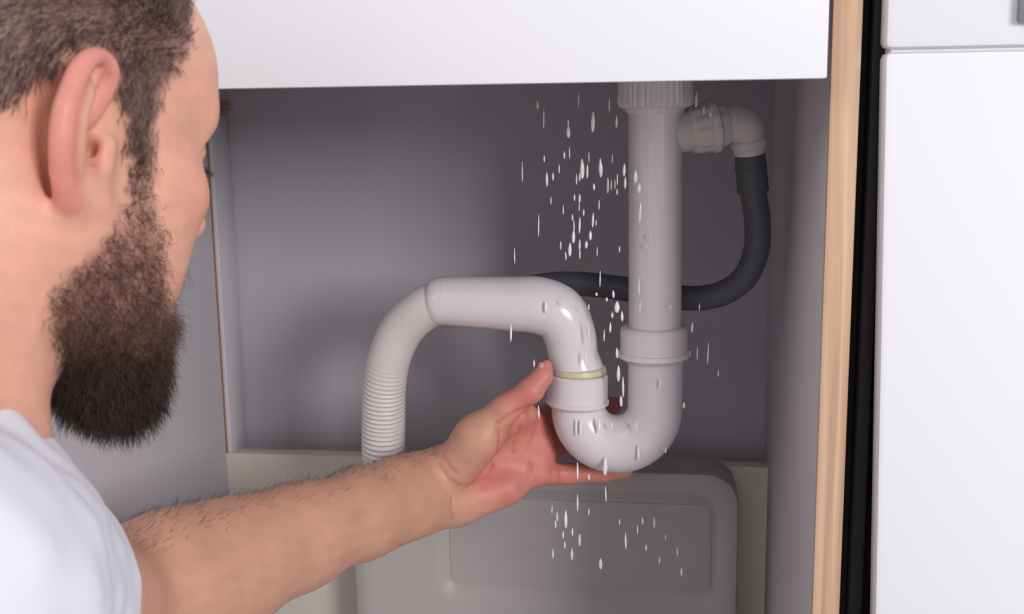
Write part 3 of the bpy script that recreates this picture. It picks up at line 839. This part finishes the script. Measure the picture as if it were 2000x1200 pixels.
np_mesh('beard', V, F, M_HAIR, person, C_)

# eyebrows and lashes
for s in (1, -1):
    bl = np.stack([np.interp(RNG.random(420), [0, 1], [0, 1])], 1)
    f_ = 99 - 24*bl**1.6 ; l_ = (8 + 44*bl)*s; u_ = 36 + 6*np.sin(bl*2.6) + RNG.normal(size=bl.shape)*2.0
    Xb = HO + (f_*hf + l_*hr + u_*hu)*0.001
    # drop on to the surface along -forward
    for _ in range(12):
        dd_ = B(Xb); Xb = Xb - (hf*0.75+hr*0.35*s)*dd_[:, None]*0.8
    D = hf*0.5 + hr*0.75*s + hu*0.12 + RNG.normal(size=Xb.shape)*0.16
    V, F = strands(Xb, D, 0.0075*RNG.uniform(.6, 1.2, len(Xb)), 0.00017, RNG, 3, 0.04)
    np_mesh('eyebrow', V, F, M_HAIR, person, hairtint(len(Xb), 12, (52, 40, 36), (96, 74, 62), RNG))
    bl = RNG.random((70, 1)); Xl = HO + ((92 - 9*bl*bl)*hf + (22 + 26*bl)*s*hr + 9*hu)*0.001
    for _ in range(10): Xl = Xl - hf*B(Xl)[:, None]*0.8
    D = hf*0.8 + hr*0.35*s - hu*0.25 + RNG.normal(size=Xl.shape)*0.1
    V, F = strands(Xl, D, 0.009, 0.00016, RNG, 3, 0.02)
    np_mesh('eyelashes', V, F, M_HAIR, person, hairtint(len(Xl), 12, (30, 24, 22), (50, 40, 36), RNG))

# forearm hair along the upper outer side
upv = np.array([-0.25, 0.35, 0.9])
axis = (wr-ELB)/np.linalg.norm(wr-ELB)
ta = (VB-ELB) @ axis
m_arm = ((ta > 0.0) & (ta < .30) & (np.linalg.norm(VB-ELB-ta[:, None]*axis, axis=1) < .07)) * sstep(.3, .9, NB @ upv)
X, Nn, r = sample(fm(m_arm), 900, seed=12)
D = Nn*0.28 + axis*0.8 + upv*0.15 + r.normal(size=X.shape)*0.22
V, F = strands(X, D, 0.009*r.uniform(.6, 1.2, len(X)), 0.00010, r, 3, 0.05)
np_mesh('arm_hair', V, F, M_HAIR, person, hairtint(len(X), 12, (48, 36, 30), (110, 80, 62), r))

# thumbnail
tn = surf(1057, 722, .84, .93)
if tn is not None:
    na = Q(1066, 714, .877) - Q(1050, 745, .873); na /= np.linalg.norm(na)
    nn = np.array([-0.75, -0.45, 0.35]); nn -= na*(nn @ na); nn /= np.linalg.norm(nn); nw = np.cross(na, nn)
    c0_ = Q(1061, 727, .8755)
    V = []; F = []
    for i in range(7):
        for j in range(7):
            u_, w_ = (i/6-.5), (j/6-.5)
            wd_ = .0095*(1 - .25*max(0, u_)**2*4)
            ang_ = w_*1.5
            V.append(c0_ + na*u_*.012 + nw*math.sin(ang_)*wd_*.72 + nn*(math.cos(ang_)*.0066 - 0.0002))
    for i in range(6):
        for j in range(6): F.append((i*7+j, i*7+j+1, (i+1)*7+j+1, (i+1)*7+j))
    M_NAIL = mat('nail', (226, 168, 158), 0.25, 0.5, noise=(200, .03))
    o = link_mesh('thumbnail', V, F, M_NAIL, person)
    md = o.modifiers.new('thickness', 'SOLIDIFY'); md.thickness = 0.0005

# ------------------------------------------------------------------ clothes
T = Field()
g_ = 0.007
T.rc(BASE, .075+g_, MID + np.array([-.03, -.02, -.02]), .085+g_, 0.05)
T.rc(MID + np.array([-.05, -.03, -.05]), .10+g_, PEL, .125+g_, 0.05)
T.rc(MID, .06+g_, SHR, .052+g_, 0.05)
T.rc(MID, .06+g_, SHL, .052+g_, 0.05)
T.rc(TRAP, .030+g_*.6, SHR, .045+g_, 0.03)
T.rc(TRAP, .030+g_*.6, BASE, .07+g_, 0.03)
dR = (ELB-SHR); lR = np.linalg.norm(dR); dR /= lR
HEM = 0.37*lR
T.rc(SHR, .050+g_, SHR + dR*(HEM+.03), .051+g_, 0.03)
dL = (ELL-SHL); lL = np.linalg.norm(dL); dL /= lL
T.rc(SHL, .052+g_, SHL + dL*(HEM+.03), .056+g_, 0.03)
def cloth(X, D):
    fold = 0.0030*wob(X*np.array([1, 1, .6]), 42, 21) + 0.0014*wob(X, 110, 22)
    D = D + fold
    tr = (X-SHR) @ dR; rr_ = np.linalg.norm(X-SHR-tr[:, None]*dR, axis=1)
    D = np.where((tr > HEM) & (rr_ < .1), np.maximum(D, tr-HEM), D)
    D = np.where((tr > HEM-.03) & (rr_ < .1), np.maximum(D, -(rr_ - .0515)), D)
    tl = (X-SHL) @ dL; rl = np.linalg.norm(X-SHL-tl[:, None]*dL, axis=1)
    D = np.where((tl > HEM) & (rl < .1), np.maximum(D, tl-HEM), D)
    return D
VT, FT = surface_nets(T, 0.003, (-0.98, -0.15, 0.08), (0.0, 0.75, 0.85), cloth)
VT = relax(VT, FT, 3, 0.5)
np_mesh('t_shirt', VT, FT, M_SHIRT, person)
J = Field()
hipR, hipL = PEL + np.array([.05, -.09, -.03]), PEL + np.array([-.05, .09, -.03])
knR, knL = np.array([-.30, .26, .085]), np.array([-.40, .50, .085])
anR, anL = np.array([-.66, .02, .07]), np.array([-.76, .25, .07])
J.rc(PEL + np.array([0, 0, .06]), .135, PEL + np.array([-.02, 0, -.02]), .14, 0.05)
for hp_, kn_, an_ in ((hipR, knR, anR), (hipL, knL, anL)):
    J.rc(hp_, .098, kn_, .068, 0.04)
    J.rc(kn_, .064, an_, .050, 0.02)
VJ, FJ = surface_nets(J, 0.006, (-1.0, -0.2, -0.02), (-0.1, 0.75, 0.6), lambda X, D: np.maximum(D + .003*wob(X, 50, 31), -X[:, 2]+.003))
np_mesh('trousers', relax(VJ, FJ, 2), FJ, M_JEANS, person)
M_SHOE = mat('dark_shoe', (50, 48, 50), 0.6, 0.3, noise=(40, .1))
for an_ in (anR, anL):
    Sh = Field(); dv = np.array([-.75, -.42, 0]); dv /= np.linalg.norm(dv)
    Sh.rc(an_ + np.array([0, 0, -.01]), .045, an_ + dv*.10 + np.array([0, 0, -.02]), .040, 0.03)
    Sh.rc(an_ + dv*.10 + np.array([0, 0, -.02]), .040, an_ + dv*.19 + np.array([0, 0, -.028]), .034, 0.03)
    VS, FS = surface_nets(Sh, 0.005, an_-.3, an_+.3, lambda X, D: np.maximum(D, -X[:, 2]+.001))
    np_mesh('shoe', VS, FS, M_SHOE, person)
print('person', _time.time()-_t0)

# ------------------------------------------------------------------ water
r = np.random.default_rng(4)
up = [(1158,238,40,9),(1110,258,24,9),(1050,205,16,5),(1204,238,24,5),(1102,303,16,5),(1063,310,14,4),(1137,330,40,10),(1173,328,38,9),(1147,335,28,5),(1187,362,32,6),
      (1160,365,14,5),(1068,350,30,6),(1080,345,16,5),(1020,335,42,3),(1132,388,18,5),(1122,386,14,4),(1158,430,30,5),(1132,440,34,5),(1052,440,46,3),
      (1120,462,28,8),(1153,460,20,7),(1145,478,16,7),(1113,488,28,8),(1132,478,22,5),(1095,480,18,4),(1005,500,34,3),(1105,500,18,4),(1360,195,30,8),(1388,222,14,6),(1375,215,18,4),
      (1062,232,40,3),(1130,195,30,3),(1190,205,26,3),(1100,410,20,3),(1126,350,22,4),(1092,330,18,3),(1170,400,20,3),(1140,415,14,4),(1118,425,14,4),(1076,392,16,3)]
mid = [(1205,600,24,12),(1198,575,16,6),(1165,575,8,5),(1185,585,9,5),(1215,618,22,6),(1192,640,22,5),(1172,545,34,3),(1150,600,12,3),(1205,690,22,6),(1208,730,34,8),(1217,756,44,5),
       (1213,784,24,7),(998,650,40,5),(1383,690,48,3),(1403,730,14,3),(1043,710,16,4),(1352,640,22,5),(1362,690,30,3),(1196,615,14,5),(1180,655,26,3),(1366,600,16,3)]
low = [(1128,982,38,4),(1105,1015,40,8),(1078,995,18,4),(1088,1010,22,5),(1085,1025,16,4),(1118,1040,18,4),(1132,1055,28,7),(1100,1045,18,4),(1117,1083,26,7),(1173,1102,24,9),(1080,1082,22,4),
       (1222,1057,38,5),(1278,1022,24,6),(1255,1018,16,5),(1262,1070,14,5),(1288,1095,16,4),(1323,1078,18,4),(1331,1118,18,5),(1245,1035,22,3),(1103,1065,16,4),(1183,965,36,4),(1150,1000,16,3),(1210,1020,14,3),(1300,1050,14,3)]
onp = [(1241,345,26,10),(1248,368,20,10),(1250,415,40,8),(1219,332,26,7),(1221,357,24,6),(1248,560,36,5),(1250,600,20,4),(1066,600,24,8),(1125,835,38,5),(1134,835,34,6),(1170,832,34,8),(1243,832,22,5),
       (1290,750,22,5),(1247,885,34,7),(1182,912,38,11),(1128,920,38,5),(1150,932,14,4),(1052,805,28,5),(1195,832,14,4),(1150,650,50,4),(1143,700,30,4),(1100,590,12,3),(1270,460,10,4),(1263,480,12,3),(1310,600,10,4),(1336,792,14,6),(1300,880,12,4)]
for k in range(16): up.append((r.uniform(1050, 1215), r.uniform(185, 510), r.uniform(10, 24), r.uniform(2.5, 4)))
def drop_mesh():
    bm = bmesh.new(); bmesh.ops.create_uvsphere(bm, u_segments=10, v_segments=8, radius=0.5)
    for v in bm.verts:
        if v.co.z > 0: s_ = 1-0.75*v.co.z; v.co.x *= s_; v.co.y *= s_
    me = bpy.data.meshes.new('water_droplet'); bm.to_mesh(me); bm.free()
    me.polygons.foreach_set('use_smooth', [True]*len(me.polygons)); me.materials.append(M_WATER)
    return me
DM = drop_mesh()
def drops(lst, label, group, y0, y1, surf_hit=None):
    for (a, b, L, w) in lst:
        o = bpy.data.objects.new('water_droplet', DM); COL.objects.link(o)
        Y = r.uniform(y0, y1)
        o.location = P(a, b, Y)
        k = Y/FPX
        o.scale = (w*k*.95, w*k*.95, L*k)
        o.rotation_euler = (0, r.uniform(-.05, .05), 0)
        tag(o, label, 'water droplet', group)
def by_size(lst, where, group, y0, y1):
    for word, f in (('large bright', lambda w: w >= 8), ('small', lambda w: 5 <= w < 8), ('tiny thin', lambda w: w < 5)):
        drops([d for d in lst if f(d[3])], word + ' water droplet ' + where, group + ', ' + word.split()[0], y0, y1)
by_size([d for d in up if d[1] < 300], 'falling high up beside the top of the upright pipe', 'water droplets beside the top of the upright pipe', .868, .90)
by_size([d for d in up if 300 <= d[1] < 400], 'falling beside the middle of the upright pipe', 'water droplets beside the middle of the upright pipe', .868, .90)
by_size([d for d in up if d[1] >= 400], 'falling above the dark hose left of the upright pipe', 'water droplets above the dark hose', .868, .90)
by_size([d for d in mid if d[0] < 1300], 'falling between the two legs of the trap', 'water droplets between the trap legs', .862, .872)
by_size([d for d in mid if d[0] >= 1300], 'falling right of the upright pipe near its lower nut', 'water droplets right of the pipe', .862, .872)
by_size([d for d in low if d[0] < 1200], 'falling below the hand in front of the grey box', 'water droplets falling below the hand', .87, .93)
by_size([d for d in low if d[0] >= 1200], 'falling below the bend in front of the grey box', 'water droplets falling below the bend', .87, .93)
by_size([d for d in onp if d[1] < 650], 'clinging to the upright pipe or elbow', 'water droplets clinging to the upper pipes', .872, .876)
by_size([d for d in onp if d[1] >= 650], 'clinging to the white bend of the trap', 'water droplets clinging to the bend', .872, .876)
print('all', _time.time()-_t0)
